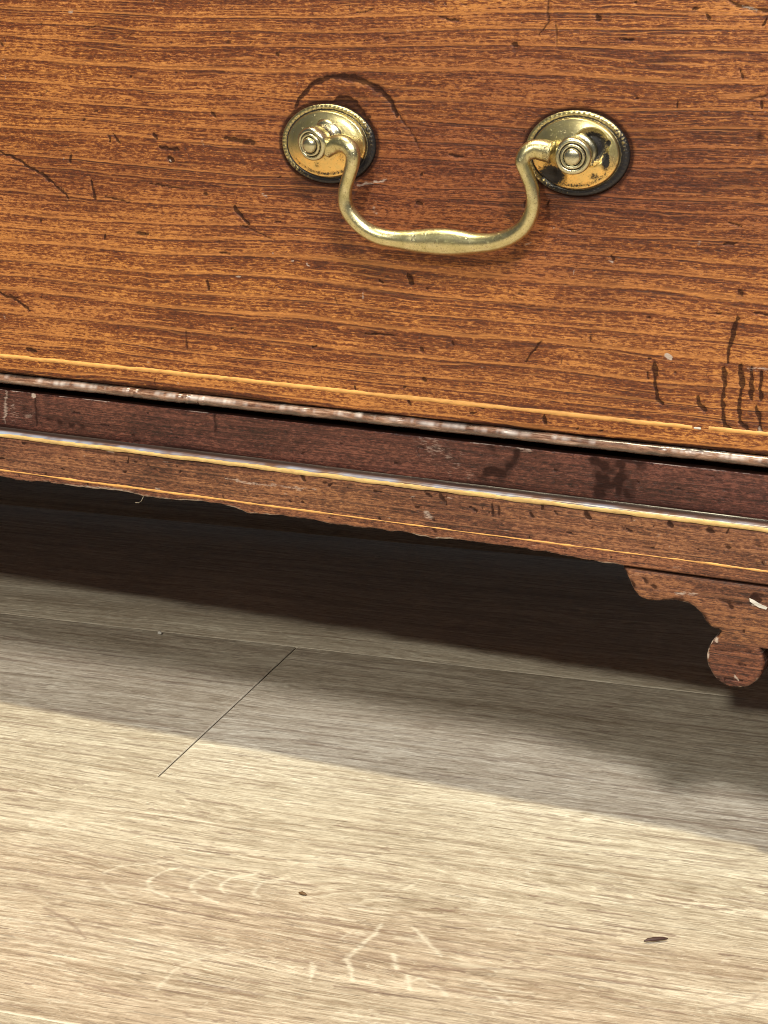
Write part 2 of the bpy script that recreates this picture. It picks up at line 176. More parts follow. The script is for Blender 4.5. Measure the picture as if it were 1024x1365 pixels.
def plain(name, col, rough=.5, metal=0.0, var=.3, sc=1.0, seed=0.0, dirt=None, bump=.00005):
    s = NT(name); x, y, z = s.coords()
    n = s.noise(s.vec(s.math('MULTIPLY', x, .25*sc), s.math('MULTIPLY', y, .9*sc), s.math('MULTIPLY', z, .9*sc)), 1, 5, .65, .3, seed)
    c = s.mix(s.ramp(n, [(.3, 0), (.7, 1)]), tuple(v*(1-var) for v in col), tuple(min(1, v*(1+var*.5)) for v in col))
    if dirt:
        n2 = s.noise(s.vec(s.math('MULTIPLY', x, .12*sc), s.math('MULTIPLY', y, .6*sc), s.math('MULTIPLY', z, .6*sc)), 1, 4, .7, .5, seed+5)
        c = s.mix(s.ramp(n2, [(.56, 0), (.68, 1)]), c, dirt)
    s.bump(n, bump, .6)
    return s.set(Base_Color=c, Roughness=rough, Metallic=metal)
M['boxwood'] = plain('boxwood_stringing', (.88, .46, .14), .38, 0, .3, 1, 3, dirt=(.50, .24, .08))
M['stringing'] = plain('yellow_stringing', (.74, .50, .20), .26, 0, .35, 1, 4, dirt=(.50, .32, .12))
M['black'] = plain('dark_interior', (.02, .014, .011), .8)
M['debris'] = plain('splinter_brown', (.075, .035, .030), .6, 0, .4, 3)
M['fleck'] = plain('white_fleck', (.8, .78, .72), .6)
M['hair'] = plain('pale_fibre', (.32, .28, .22), .6)

def bead_mat():
    s = NT('worn_highlit_bead'); x, y, z = s.coords()
    n = s.noise(s.vec(s.math('MULTIPLY', x, .09), s.math('MULTIPLY', y, .9), s.math('MULTIPLY', z, .9)), 1, 5, .7, .4, 2.0)
    f = s.noise(s.vec(s.math('MULTIPLY', x, .3), s.math('MULTIPLY', y, 2), s.math('MULTIPLY', z, 2)), 1, 5, .7, .2, 6.0)
    t = s.math('ADD', s.math('MULTIPLY', n, .6), s.math('MULTIPLY', f, .4))
    c = s.ramp(t, [(.36, (.04, .02, .016)), (.47, (.17, .08, .05)), (.56, (.36, .20, .13)), (.66, (.66, .52, .44))])
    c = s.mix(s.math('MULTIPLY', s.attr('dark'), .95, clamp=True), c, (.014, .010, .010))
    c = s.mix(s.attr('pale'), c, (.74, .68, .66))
    s.b.inputs['Coat Weight'].default_value = .5; s.b.inputs['Coat Roughness'].default_value = .2
    s.bump(t, .0002, .6)
    return s.set(Base_Color=c, Roughness=s.math('ADD', .16, s.math('MULTIPLY', f, .25)), Specular_IOR_Level=.8)
M['bead'] = bead_mat()

def mould_mat():
    s = NT('base_moulding_wood'); x, y, z = s.coords()
    f = s.noise(s.vec(s.math('MULTIPLY', x, .05), s.math('MULTIPLY', y, 2.5), s.math('MULTIPLY', z, 2.5)), 1, 4, .6, .1, 9.0)
    c = s.ramp(f, [(.35, (.06, .030, .026)), (.55, (.16, .085, .06)), (.7, (.30, .22, .18))])
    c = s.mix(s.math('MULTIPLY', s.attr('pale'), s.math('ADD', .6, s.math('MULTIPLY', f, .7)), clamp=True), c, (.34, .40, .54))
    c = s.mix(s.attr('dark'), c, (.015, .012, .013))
    s.bump(f, .00008, .5)
    return s.set(Base_Color=c, Roughness=.3, Specular_IOR_Level=.6)
M['mould'] = mould_mat()

def brass(name, base, tarn=.5, rough=.27, seed=0.0, warm=None, iron=False):
    s = NT(name); x, y, z = s.coords(); v = s.vec(x, y, z)
    n = s.noise(v, .35, 5, .65, .4, seed); n2 = s.noise(v, 1.5, 6, .75, .6, seed+4)
    c = s.mix(s.ramp(n, [(.35, 0), (.68, 1)]), base, tuple(b*k for b, k in zip(base, (.80, .80, .66))))
    if warm: c = s.mix(s.math('MULTIPLY', s.attr('warm'), s.ramp(n, [(.3, 1), (.72, .35)])), c, warm)
    pit = s.ramp(n2, [(.33, 1), (.41, 0)])
    c = s.mix(s.math('MULTIPLY', pit, tarn), c, (.09, .055, .02))
    dk = s.math('MULTIPLY', s.attr('dark'), s.math('ADD', .3, s.math('MULTIPLY', n2, 1.4)), clamp=True)
    dk2 = s.ramp(s.math('ADD', s.attr('dark'), s.math('MULTIPLY', s.math('SUBTRACT', n2, .5), 2.6)), [(.34, 0), (.66, 1)])
    halo = s.ramp(s.math('ADD', s.attr('dark'), s.math('MULTIPLY', s.math('SUBTRACT', n2, .5), 1.8)), [(.12, 0), (.5, 1)])
    c = s.mix(s.math('MULTIPLY', halo, .6), c, (.20, .11, .035))
    c = s.mix(dk2, c, (.022, .020, .022))
    s.bump(s.math('SUBTRACT', s.math('MULTIPLY', n2, .8), s.math('ADD', pit, dk2)), .00012, .35)
    return s.set(Base_Color=c, Metallic=s.math('SUBTRACT', 1.0, s.math('MULTIPLY', dk2, .75)),
                 Roughness=s.math('ADD', rough-.05, s.math('MULTIPLY', n, .22)))
M['brass_bail'] = brass('brass_bail', (.76, .69, .42), .15, .24, 1.0)
M['brass_plate'] = brass('brass_plate', (.80, .69, .38), .9, .24, 8.0, warm=(1.0, .60, .18))
M['brass_post'] = brass('brass_post', (.70, .66, .48), .6, .22, 15.0)

def laminate():
    s = NT('oak_laminate'); x, y, z = s.coords()
    off = s.math('MULTIPLY', s.attr('off'), 1.0)
    a = s.math('ADD', x, off); c = y
    wv = s.noise(s.vec(s.math('MULTIPLY', a, .006), s.math('MULTIPLY', c, .03), off), 1, 2, .5, 0, 1)
    cw = s.math('ADD', c, s.math('MULTIPLY', wv, 22.0))
    band = s.noise(s.vec(s.math('MULTIPLY', a, .0035), s.math('MULTIPLY', cw, .085), off), 1, 4, .6, .2, 2)
    streak = s.noise(s.vec(s.math('MULTIPLY', a, .012), s.math('MULTIPLY', cw, .32), off), 1, 5, .72, .25, 3)
    fib = s.noise(s.vec(s.math('MULTIPLY', a, .16), s.math('MULTIPLY', cw, 1.15), off), 1, 5, .72, .8, 4)
    mot = s.noise(s.vec(s.math('MULTIPLY', a, .02), s.math('MULTIPLY', c, .03), off), 1, 3, .6, .8, 5)
    cwp = s.math('ADD', cw, s.attr('phase'))
    jig = s.noise(s.vec(s.math('MULTIPLY', a, .05), s.math('MULTIPLY', cwp, .3), off), 1, 4, .65, 0, 9)
    wsp = s.noise(s.vec(0.0, s.math('MULTIPLY', cwp, .13), off), 1, 2, .6, 0, 10)
    lph = s.math('ADD', s.math('MULTIPLY', cwp, .27), s.math('ADD', s.math('MULTIPLY', jig, 1.1), s.math('MULTIPLY', wsp, 4.0)))
    lbrk = s.ramp(s.noise(s.vec(s.math('MULTIPLY', a, .018), s.math('MULTIPLY', cwp, .35), off), 1, 3, .6, .2, 11), [(.38, 0), (.58, 1)])
    lbrk2 = s.ramp(s.noise(s.vec(s.math('MULTIPLY', a, .022), s.math('MULTIPLY', cwp, .40), off), 1, 3, .6, .2, 12), [(.40, 0), (.60, 1)])
    dline = s.math('MULTIPLY', s.ramp(s.math('FRACT', lph), [(0, 1), (.10, .9), (.20, 0), (.92, 0), (1, 1)]), lbrk)
    pline = s.math('MULTIPLY', s.ramp(s.math('FRACT', s.math('MULTIPLY', lph, 1.37)), [(.35, 0), (.45, 1), (.58, 1), (.68, 0)]), lbrk2)
    t = s.math('ADD', s.math('MULTIPLY', s.math('SUBTRACT', band, .5), 1.1), s.math('MULTIPLY', s.math('SUBTRACT', streak, .5), 1.5))
    t = s.math('ADD', t, s.math('MULTIPLY', s.math('SUBTRACT', fib, .5), 2.5))
    t = s.math('ADD', t, s.math('MULTIPLY', s.math('SUBTRACT', mot, .5), .5))
    t = s.math('ADD', t, .55, clamp=True)
    col = s.ramp(t, [(0, (.31, .25, .18)), (.3, (.43, .365, .275)), (.55, (.56, .49, .385)), (.8, (.70, .635, .51)), (1, (.83, .78, .65))])
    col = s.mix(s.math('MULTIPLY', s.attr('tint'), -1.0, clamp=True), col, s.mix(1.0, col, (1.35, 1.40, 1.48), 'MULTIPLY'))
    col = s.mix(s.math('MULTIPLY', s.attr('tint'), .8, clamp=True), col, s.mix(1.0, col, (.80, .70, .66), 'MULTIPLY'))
    col = s.mix(s.math('MULTIPLY', pline, .48), col, (.78, .73, .60))
    col = s.mix(s.math('MULTIPLY', dline, .50), col, (.28, .19, .13))
    grain = s.ramp(s.noise(s.vec(s.math('MULTIPLY', a, .05), s.math('MULTIPLY', cw, .9), off), 1, 5, .65, .5, 6), [(.37, 1), (.41, 0)])
    col = s.mix(s.math('MULTIPLY', grain, .45), col, (.24, .17, .13))
    ray = s.ramp(s.noise(s.vec(s.math('MULTIPLY', a, .19), s.math('MULTIPLY', cw, .55), off), 1, 4, .6, 1.2, 8), [(.63, 0), (.68, 1)])
    col = s.mix(s.math('MULTIPLY', ray, .4), col, (.80, .77, .66))
    dk = s.math('MULTIPLY', s.attr('dark'), s.math('ADD', .25, s.math('MULTIPLY', fib, 1.1)), clamp=True)
    col = s.mix(dk, col, (.22, .145, .115))
    pl = s.math('MULTIPLY', s.attr('pale'), s.ramp(s.math('ADD', fib, s.math('MULTIPLY', s.math('SUBTRACT', streak, .5), .8)), [(.34, .15), (.56, 1)]), clamp=True)
    col = s.mix(s.math('MULTIPLY', pl, .72), col, (.84, .79, .66))
    col = s.mix(s.math('MULTIPLY', s.attr('joint'), .8, clamp=True), col, (.84, .79, .66))
    h = s.math('ADD', s.math('MULTIPLY', fib, 1.0), s.math('SUBTRACT', s.math('MULTIPLY', streak, .5), s.math('ADD', s.math('MULTIPLY', grain, .6), s.math('MULTIPLY', s.attr('dark'), .5))))
    s.bump(h, .00030, .7)
    return s.set(Base_Color=col, Roughness=s.math('ADD', .36, s.math('MULTIPLY', fib, .22)), Specular_IOR_Level=.45)
M['laminate'] = laminate()

# ------------------------------------------------------------------ mesh helpers
def link(name, me, mat, parent=None, smooth=False):
    o = bpy.data.objects.new(name, me); coll.objects.link(o)
    if mat: me.materials.append(mat)
    if parent: o.parent = parent
    if smooth: me.polygons.foreach_set('use_smooth', [True]*len(me.polygons))
    return o
def empty(name, loc=(0, 0, 0)):
    o = bpy.data.objects.new(name, None); coll.objects.link(o); o.location = loc; o.empty_display_size = .05; return o
def arrays(name, V, Fq, attrs=None, tris=None):
    me = bpy.data.meshes.new(name)
    V = np.asarray(V, dtype=np.float32); nv = len(V)
    me.vertices.add(nv); me.vertices.foreach_set('co', V.ravel())
    Fq = np.asarray(Fq, dtype=np.int32); nf, k = Fq.shape
    me.loops.add(nf*k); me.loops.foreach_set('vertex_index', Fq.ravel())
    me.polygons.add(nf); me.polygons.foreach_set('loop_start', np.arange(nf, dtype=np.int32)*k)
    me.update(calc_edges=True)
    for n, a in (attrs or {}).items():
        at = me.attributes.new(n, 'FLOAT', 'POINT'); at.data.foreach_set('value', np.asarray(a, dtype=np.float32).ravel())
    return me
def gridfaces(nr, nc, wrap=False, flip=False):
    i = np.arange(nr-1)[:, None]; j = np.arange(nc if wrap else nc-1)[None, :]
    j2 = (j+1) % nc
    f = np.stack([i*nc+j, i*nc+j2, (i+1)*nc+j2, (i+1)*nc+j], -1).reshape(-1, 4)
    return f[:, ::-1] if flip else f
def smooth_noise(n, step, seed):
    r = np.random.RandomState(seed); k = int(n/step)+4
    p = r.uniform(-1, 1, k); x = np.arange(n)/step; i = x.astype(int); f = x-i; f = f*f*(3-2*f)
    return p[i]*(1-f)+p[i+1]*f
LAT = np.random.RandomState(77).uniform(-1, 1, (256, 256))
def vnoise(x, z, cell, k=0):
    x = x/cell+17.3*k+900; z = z/cell+7.9*k+900
    i = np.floor(x).astype(int); j = np.floor(z).astype(int); f = x-i; g = z-j; f = f*f*(3-2*f); g = g*g*(3-2*g)
    a, b, c, d = LAT[i % 256, j % 256], LAT[(i+1) % 256, j % 256], LAT[i % 256, (j+1) % 256], LAT[(i+1) % 256, (j+1) % 256]
    return (a*(1-f)+b*f)*(1-g)+(c*(1-f)+d*f)*g
def paint(X, Z, marks, arr, soft=.42):
    """ragged, tapering polyline marks on a (nz, nx) grid, mm; keeps the stronger value"""
    xs, zs = X[0], Z[:, 0]
    for m, (wd, st, pts) in enumerate(marks):
        big = max(0.0, wd-2)
        rad = wd*.5+soft+wd*.2+big*.3; pad = rad+.6+big*.5
        n = len(pts)-1
        for q_, ((x0, z0), (x1, z1)) in enumerate(zip(pts, pts[1:])):
            a, b = np.searchsorted(xs, [min(x0, x1)-pad, max(x0, x1)+pad])
            c, d = np.searchsorted(zs, [min(z0, z1)-pad, max(z0, z1)+pad])
            if a >= b or c >= d: continue
            xx, zz = X[c:d, a:b], Z[c:d, a:b]
            w1 = .28+.12*min(wd, 2)+big*.35; cl = 1.6+big*.8
            px = xx+w1*vnoise(xx, zz, cl, m+1)+.16*vnoise(xx, zz, .5, m+5); pz = zz+w1*vnoise(xx, zz, cl, m+31)+.16*vnoise(xx, zz, .5, m+9)
            dx, dz = x1-x0, z1-z0; L = dx*dx+dz*dz+1e-9
            t = np.clip(((px-x0)*dx+(pz-z0)*dz)/L, 0, 1)
            q = np.hypot(px-x0-t*dx, pz-z0-t*dz)
            u = (q_+t)/n; tp = .62+.38*np.sin(np.pi*np.clip(u*.9+.05, 0, 1))**.7 if wd < 2 else 1.0
            r1 = rad*tp*(1+.35*vnoise(xx, zz, 1.1, m+13)); r0 = wd*.12
            v = st*np.clip(1-(q-r0)/np.maximum(r1-r0, .05), 0, 1)
            if wd > 2: v = v*np.clip(.75+.6*vnoise(xx, zz, 2.2, m+3), 0, 1)
            arr[c:d, a:b] = np.maximum(arr[c:d, a:b], v)
def random_ticks(n, x0, x1, z0, z1, seed, mx=2.5, ang=None, wd=(.25, .8), st=(.3, .8)):
    r = random.Random(seed); out = []
    for _ in range(n):
        x, z = r.uniform(x0, x1), r.uniform(z0, z1)
        a = r.choice([r.uniform(1.2, 2.0), r.uniform(-.25, .25), r.uniform(0, 3.14)]) if ang is None else r.gauss(ang, .2 if ang else .012)
        L = mx*r.random()**2
        out.append((r.uniform(*wd), r.uniform(*st), [(x, z), (x+L*math.cos(a), z+L*math.sin(a))]))
    return out
def steps(*seg):
    out = []
    for a, b, s in seg: out.append(np.arange(a, b, s))
    return np.unique(np.round(np.concatenate(out), 4))
def box(name, lo, hi, mat, parent, bevel=.0008):
    bm = bmesh.new(); bmesh.ops.create_cube(bm, size=1)
    for v in bm.verts:
        for k in range(3): v.co[k] = (lo[k]+hi[k])/2+v.co[k]*(hi[k]-lo[k])
    if bevel: bmesh.ops.bevel(bm, geom=bm.edges[:], offset=bevel, segments=2, affect='EDGES')
    me = bpy.data.meshes.new(name); bm.to_mesh(me); bm.free()
    return link(name, me, mat, parent)

def slab(name, xs, zs, y0, thick, mat, parent, dark, pale, stain=None, extra=None, ztop=None, zbot=None, relief=1.0, round_r=0.0):
    """front sheet with marks as relief, plus sides and back; xs, zs in mm, y0/thick mm; zbot may be an array over x"""
    X, Z = np.meshgrid(xs, zs)
    D = np.zeros_like(X); Pl = np.zeros_like(X); S = np.zeros_like(X)
    paint(X, Z, dark, D); paint(X, Z, pale, Pl)
    if stain: S = stain(X, Z)
    if extra: D, Pl = extra(X, Z, D, Pl)
    Y = np.full_like(X, y0) + relief*.22*D
    Zr = Z.copy()
    if zbot is not None:
        t = (Z-zs[0])/(zs[-1]-zs[0]); Zr = zbot[None, :]+t*(zs[-1]-zbot[None, :])
    if round_r:
        dd = np.minimum(Zr-Zr[0:1], round_r)/round_r
        Y += round_r*(1-np.sqrt(np.clip(1-(1-dd)**2, 0, 1)))
    nz, nx = X.shape
    V = np.stack([X, Y, Zr], -1)/1000
    # back ring; sides coloured near black for the unlit gap above the rail
    B = np.concatenate([V[0], V[1:, -1], V[-1, ::-1][1:], V[::-1, 0][1:-1]]).copy(); E = B.copy(); E[:, 1] += .0003; B[:, 1] = (y0+thick)/1000
    idx = np.arange(nz*nx).reshape(nz, nx)
    ring = np.concatenate([idx[0], idx[1:, -1], idx[-1, ::-1][1:], idx[::-1, 0][1:-1]])
    n = len(ring); bi = np.arange(n)+nz*nx
    ci = bi+n
    side = np.stack([ring, bi, np.roll(bi, -1), np.roll(ring, -1)], -1); side2 = np.stack([bi, ci, np.roll(ci, -1), np.roll(bi, -1)], -1)
    Fq = np.concatenate([gridfaces(nz, nx), side, side2])
    z = np.zeros(2*n)
    me = arrays(name, np.concatenate([V.reshape(-1, 3), E, B]), Fq,
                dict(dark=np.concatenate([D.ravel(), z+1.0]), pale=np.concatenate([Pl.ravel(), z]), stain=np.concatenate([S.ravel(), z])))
    return link(name, me, mat, parent, True)

def sweep_x(name, xs, prof, mat, parent, jitter=None, attrs=None, ends=True):
    """profile [(y,z)...] mm swept along x; jitter(x, k, y, z)->(y, z)"""
    n, k = len(xs), len(prof)
    P = np.array(prof, float)
    Y = np.repeat(P[None, :, 0], n, 0); Z = np.repeat(P[None, :, 1], n, 0); X = np.repeat(np.array(xs)[:, None], k, 1)
    if jitter: Y, Z = jitter(X, Y, Z)
    at = {a: f(X, Y, Z) for a, f in (attrs or {}).items()}
    V = np.stack([X, Y, Z], -1)/1000
    me = arrays(name, V.reshape(-1, 3), gridfaces(n, k, flip=True), at)
    return link(name, me, mat, parent, True)

# ------------------------------------------------------------------ the floor
fl = empty('floor'); fl['kind'] = 'structure'
fl['label'] = 'pale oak laminate floor of long planks'
ANG = 6.83
fl.location = (-.0701, -.0245, 0); fl.rotation_euler = (0, 0, R(ANG))
def plank(u0, u1, v0, v1, marks=None, step=None, dense=None, cv=(.5, .5), off=0.0, tint=None, phase=None):
    """one floor board in floor coordinates (mm), chamfered edges with a groove round it"""
    c, dp, T = .6, .35, 8.0; c0, c1 = cv
    g = .05
    u0 += .24; u1 -= .24; v0 += g; v1 -= g
    if marks is None:
        xs = np.unique(np.concatenate([[u0, u0+c], np.linspace(u0+c, u1-c, 30), [u1-c, u1]]))
        zs = np.unique(np.concatenate([[v0, v0+c0], np.linspace(v0+c0, v1-c1, 6), [v1-c1, v1]]))
    else:
        a, b = dense
        xs = np.unique(np.concatenate([[u0, u0+c], np.linspace(u0+c, a, 12), np.arange(a, b, step), np.linspace(b, u1-c, 12), [u1]]))
        zs = np.unique(np.concatenate([[v0, v0+c0], np.arange(v0+c0+.05, v1-c1-.05, step), [v1-c1, v1]]))
    X, Y = np.meshgrid(xs, zs); D = np.zeros_like(X); Pl = np.zeros_like(X)
    if marks: paint(X, Y, marks[0], D, .35); paint(X, Y, [(w*.8, s, p) for w, s, p in marks[1]], Pl, .5)
    J = np.maximum(((X <= u0+.01) | (X >= u1-.01))*.75, np.maximum((Y <= v0+.01)*(c0/.5), (Y >= v1-.01)*(c1/.5)))  # pale joint colour paints the highlight along the bevelled plank edges
    H = -dp*np.maximum(J, ((X <= u0+.01) | (X >= u1-.01))*1.0)
    nz, nx = X.shape
    V = np.stack([X, Y, H], -1)/1000
    idx = np.arange(nz*nx).reshape(nz, nx)
    ring = np.concatenate([idx[0], idx[1:, -1], idx[-1, ::-1][1:], idx[::-1, 0][1:-1]])
    B = V.reshape(-1, 3)[ring].copy(); E = B.copy(); E[:, 2] -= .00025; B[:, 2] = -T/1000; n = len(ring); bi = np.arange(n)+nz*nx; ci = bi+n
    side = np.concatenate([np.stack([ring, bi, np.roll(bi, -1), np.roll(ring, -1)], -1), np.stack([bi, ci, np.roll(ci, -1), np.roll(bi, -1)], -1)])
    n *= 2; z1 = np.zeros(n)
    Ph = phase(X, Y) if phase else np.zeros_like(X)
    cat = lambda A, f: np.concatenate([A.ravel(), np.full(n, f)])
    me = arrays('plank', np.concatenate([V.reshape(-1, 3), E, B]), np.concatenate([gridfaces(nz, nx), side]),
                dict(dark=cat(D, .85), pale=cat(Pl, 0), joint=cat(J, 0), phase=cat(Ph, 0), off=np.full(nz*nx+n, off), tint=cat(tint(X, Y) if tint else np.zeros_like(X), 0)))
    return link('plank', me, M['laminate'], fl)
r_ = random.Random(4)
fine = random_ticks(650, -120, 300, -146, -2, 5, 26, ang=0.0, wd=(.3, .8), st=(.35, 1.0))
def figure(X, Y):
    f = 15*np.exp(-(((X-53.8)/52)**2+((Y--67.4)/13)**2)) + 9*np.exp(-(((X-53.8-95)/70)**2+((Y--67.4+34)/16)**2))
    return f*np.where(Y > -67.4, 1, 1)
def tint_key(X, Y):  # pinkish figure zones; darker near side also paints a falloff of sheen
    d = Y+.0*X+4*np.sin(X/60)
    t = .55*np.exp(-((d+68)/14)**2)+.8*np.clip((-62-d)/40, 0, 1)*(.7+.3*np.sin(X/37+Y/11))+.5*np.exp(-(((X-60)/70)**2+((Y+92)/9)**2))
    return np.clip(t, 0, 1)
key = (FLOOR_DARK+fine, FLOOR_PALE+random_ticks(420, -120, 300, -146, -2, 9, 18, ang=0.0, wd=(.5, 1.2), st=(.3, .85))+random_ticks(60, -120, 300, -140, -5, 10, 4, ang=0.5, wd=(.5, .9), st=(.3, .6)))
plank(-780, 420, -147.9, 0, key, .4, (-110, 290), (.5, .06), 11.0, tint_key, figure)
def eye(X, Y): return 8*np.exp(-(((X+84)/26)**2+((Y-61)/9)**2))
knot = [(5, .3, [(-88, 62), (-82, 60)]), (1.0, .5, [(-92, 64), (-84, 58), (-78, 57)])]
plank(-1200, 0, 0, 129.4, (knot+random_ticks(260, -180, -4, 2, 127, 6, 40, ang=0.0, wd=(.3, .9), st=(.3, .85)), random_ticks(160, -180, -4, 2, 127, 7, 16, ang=0.0, wd=(.5, 1.1), st=(.2, .6))), .7, (-190, -1), (.06, .5), 137.0, None, eye)
plank(0, 1200, 0, 129.4, (random_ticks(300, 2, 205, 2, 127, 8, 40, ang=0.0, wd=(.3, .9), st=(.3, .8)), random_ticks(180, 2, 205, 2, 127, 17, 20, ang=0.0, wd=(.5, 1.1), st=(.2, .6))), .7, (1, 210), (.06, .5), 290.0, lambda X, Y: -.5*np.exp(-((Y-38)/30)**2))  # negative tint paints a pale bluish sheen across this board
plank(-900, 300, 129.4, 272.0, off=410.0); plank(300, 1500, 129.4, 272.0, off=520.0)
for k, (v0, v1) in enumerate([(-290, -147.9), (-432, -290), (-574, -432), (-716, -574), (-858, -716), (272, 414), (414, 556), (556, 698)]):
    s0 = [-1060, -640, -1180, -860, -500, -700, -1010, -620][k]
    plank(s0, s0+1200, v0, v1, off=600.0+k*70); plank(s0+1200, s0+2400, v0, v1, off=1300.0+k*70)
plank(420, 1620, -147.9, 0)
sub = arrays('underlay', [(-2, -1.6, -.0081), (2.2, -1.6, -.0081), (2.2, 1.6, -.0081), (-2, 1.6, -.0081)], [(0, 1, 2, 3)])
link('underlay', sub, M['black'], fl)

# ------------------------------------------------------------------ the chest
chest = empty('chest_of_drawers', (-.283, 0, 0))
chest['label'] = 'old reddish brown wooden chest with brass bail pull, pale stringing and a shaped bracket foot'
chest['category'] = 'chest'
ORI = np.array([-.283, 0, 0])
def seat(o):                 # parts are modelled in world millimetres; keep them in place under the chest
    o.location = tuple(-ORI) if o.parent == chest else (0, 0, 0)
    return o

# drawer front --------------------------------------------------------------
xs = steps((-714, -160, 14), (-160, 136, .4), (136, 168, 1.5)); zs = steps((123.2, 252, .4), (252, 306, 6))
def stain_fn(X, Z):
    s = .95*np.exp(-(((X-30)/80)**2+((Z-197)/30)**2)**1.2)
    s += .5*np.exp(-(((X+110)/55)**2+((Z-190)/10)**2))
    s += .45*np.exp(-(((X-100)/40)**2+((Z-200)/20)**2))
    s += .3*np.exp(-(((X-0)/100)**2+((Z-232)/6)**2))
    return np.clip(s, 0, 1)
def dr_extra(X, Z, D, Pl):
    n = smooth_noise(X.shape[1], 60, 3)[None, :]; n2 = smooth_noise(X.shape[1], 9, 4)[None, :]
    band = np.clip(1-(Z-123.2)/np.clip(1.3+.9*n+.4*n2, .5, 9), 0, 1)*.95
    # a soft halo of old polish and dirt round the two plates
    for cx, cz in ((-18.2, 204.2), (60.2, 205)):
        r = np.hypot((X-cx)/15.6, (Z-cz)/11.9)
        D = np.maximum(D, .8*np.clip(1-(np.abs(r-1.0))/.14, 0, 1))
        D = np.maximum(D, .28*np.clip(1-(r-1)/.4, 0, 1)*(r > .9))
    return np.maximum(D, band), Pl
rnd_d = random_ticks(90, -145, 125, 124, 250, 21, 2.4, wd=(.2, .6))+random_ticks(40, -145, 125, 124, 250, 22, 14, ang=0.03, wd=(.2, .45), st=(.4, .8))+random_ticks(14, -145, 125, 126, 250, 26, 12, wd=(.15, .25), st=(.2, .4))
rnd_p = random_ticks(40, -145, 125, 124, 250, 23, 2.0, wd=(.2, .6), st=(.3, .6))
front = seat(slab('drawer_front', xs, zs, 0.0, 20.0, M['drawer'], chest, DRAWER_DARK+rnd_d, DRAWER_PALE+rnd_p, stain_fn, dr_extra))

def strip(x0, x1, z, h, y, mat, parent, wob, seed, taper=0.0, name='inlay_line'):
    xs = np.arange(x0, x1, .5); n = len(xs)
    up = h/2*(1+.22*smooth_noise(n, 14, seed)+.12*smooth_noise(n, 3, seed+1)); ce = z+wob*smooth_noise(n, 90, seed+2)+wob*.4*smooth_noise(n, 20, seed+3)
    dn = h/2*(1+.22*smooth_noise(n, 11, seed+5)+.12*smooth_noise(n, 3, seed+6))
    if taper:
        k = np.clip(1-taper*np.clip(smooth_noise(n, 40, seed+9)*.5+.5+.3*smooth_noise(n, 6, seed+10), 0, 1), .12, 1); up = up*k; dn = dn*k
    Y = np.array([y+.35, y-.035, y-.035, y+.35])
    V = np.zeros((n, 4, 3)); V[:, :, 0] = xs[:, None]; V[:, :, 1] = Y[None, :]
    V[:, 0, 2] = ce+up; V[:, 1, 2] = ce+up-.06; V[:, 2, 2] = ce-dn+.06; V[:, 3, 2] = ce-dn
    me = arrays(name, V.reshape(-1, 3)/1000, gridfaces(n, 4, flip=False))
    return link(name, me, mat, parent)
strip(-700, 97.3, 129.2, 1.35, 0, M['boxwood'], front, .12, 3)
strip(101.8, 121.5, 129.5, 1.25, 0, M['boxwood'], front, .1, 7)
f2 = strip(97.5, 99.8, 129.0, .8, 0, M['fleck'], front, .05, 11, name='inlay_filler')
f2['label'] = 'chalky pale filler in the gap of the line inlay'

# cock bead under the drawer
def half_round(r, cy, cz, n=12, a0=100, a1=-80):
    return [(cy-r*math.cos(R(a)) if False else cy-r*math.sin(R(90-a))*1.0, cz+r*math.sin(R(a))) for a in np.linspace(a0-10, a1-10, n)]
bx = steps((-714, -160, 8), (-160, 136, .35), (136, 168, 1.5))
def bead_jit(X, Y, Z):
    n = X.shape[0]
    j = .16*smooth_noise(n, 30, 41)+.10*smooth_noise(n, 7, 42); c = np.clip(smooth_noise(n, 24, 43)-.45, 0, 1)*1.5
    loc = np.exp(-((X-(-92))/9)**2)[:, 0]*.7+np.exp(-((X+67)/5)**2)[:, 0]*.9+np.exp(-((X-99)/12)**2)[:, 0]*.5
    c = c+loc*np.clip(.5+smooth_noise(n, 5, 44), 0, 1)
    r = np.random.RandomState(5).uniform(-.03, .03, X.shape)
    return Y+(c*.7)[:, None]*(Y < 0)+j[:, None]*.4+r, Z+j[:, None]*.5+r
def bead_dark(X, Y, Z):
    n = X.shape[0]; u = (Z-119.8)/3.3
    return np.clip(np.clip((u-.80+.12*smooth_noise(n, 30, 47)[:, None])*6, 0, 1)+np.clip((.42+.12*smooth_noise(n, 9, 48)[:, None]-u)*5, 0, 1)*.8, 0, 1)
def bead_pale(X, Y, Z):  # broken pale streak paints the bead's highlight over worn wood
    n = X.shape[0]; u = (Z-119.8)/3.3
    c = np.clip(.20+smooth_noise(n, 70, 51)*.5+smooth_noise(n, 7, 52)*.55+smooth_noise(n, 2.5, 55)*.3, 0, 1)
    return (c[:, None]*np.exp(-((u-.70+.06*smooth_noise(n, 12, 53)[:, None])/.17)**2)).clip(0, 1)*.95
prof = [(6, 122.9), (0.3, 122.95)]+[(-.2-1.35*math.sin(R(t)), 121.35+1.6*math.cos(R(t))) for t in np.linspace(0, 180, 15)]+[(0.3, 119.7), (20, 119.7)]
cb = seat(sweep_x('cock_bead', bx, prof, M['bead'], chest, bead_jit, dict(dark=bead_dark, pale=bead_pale)))

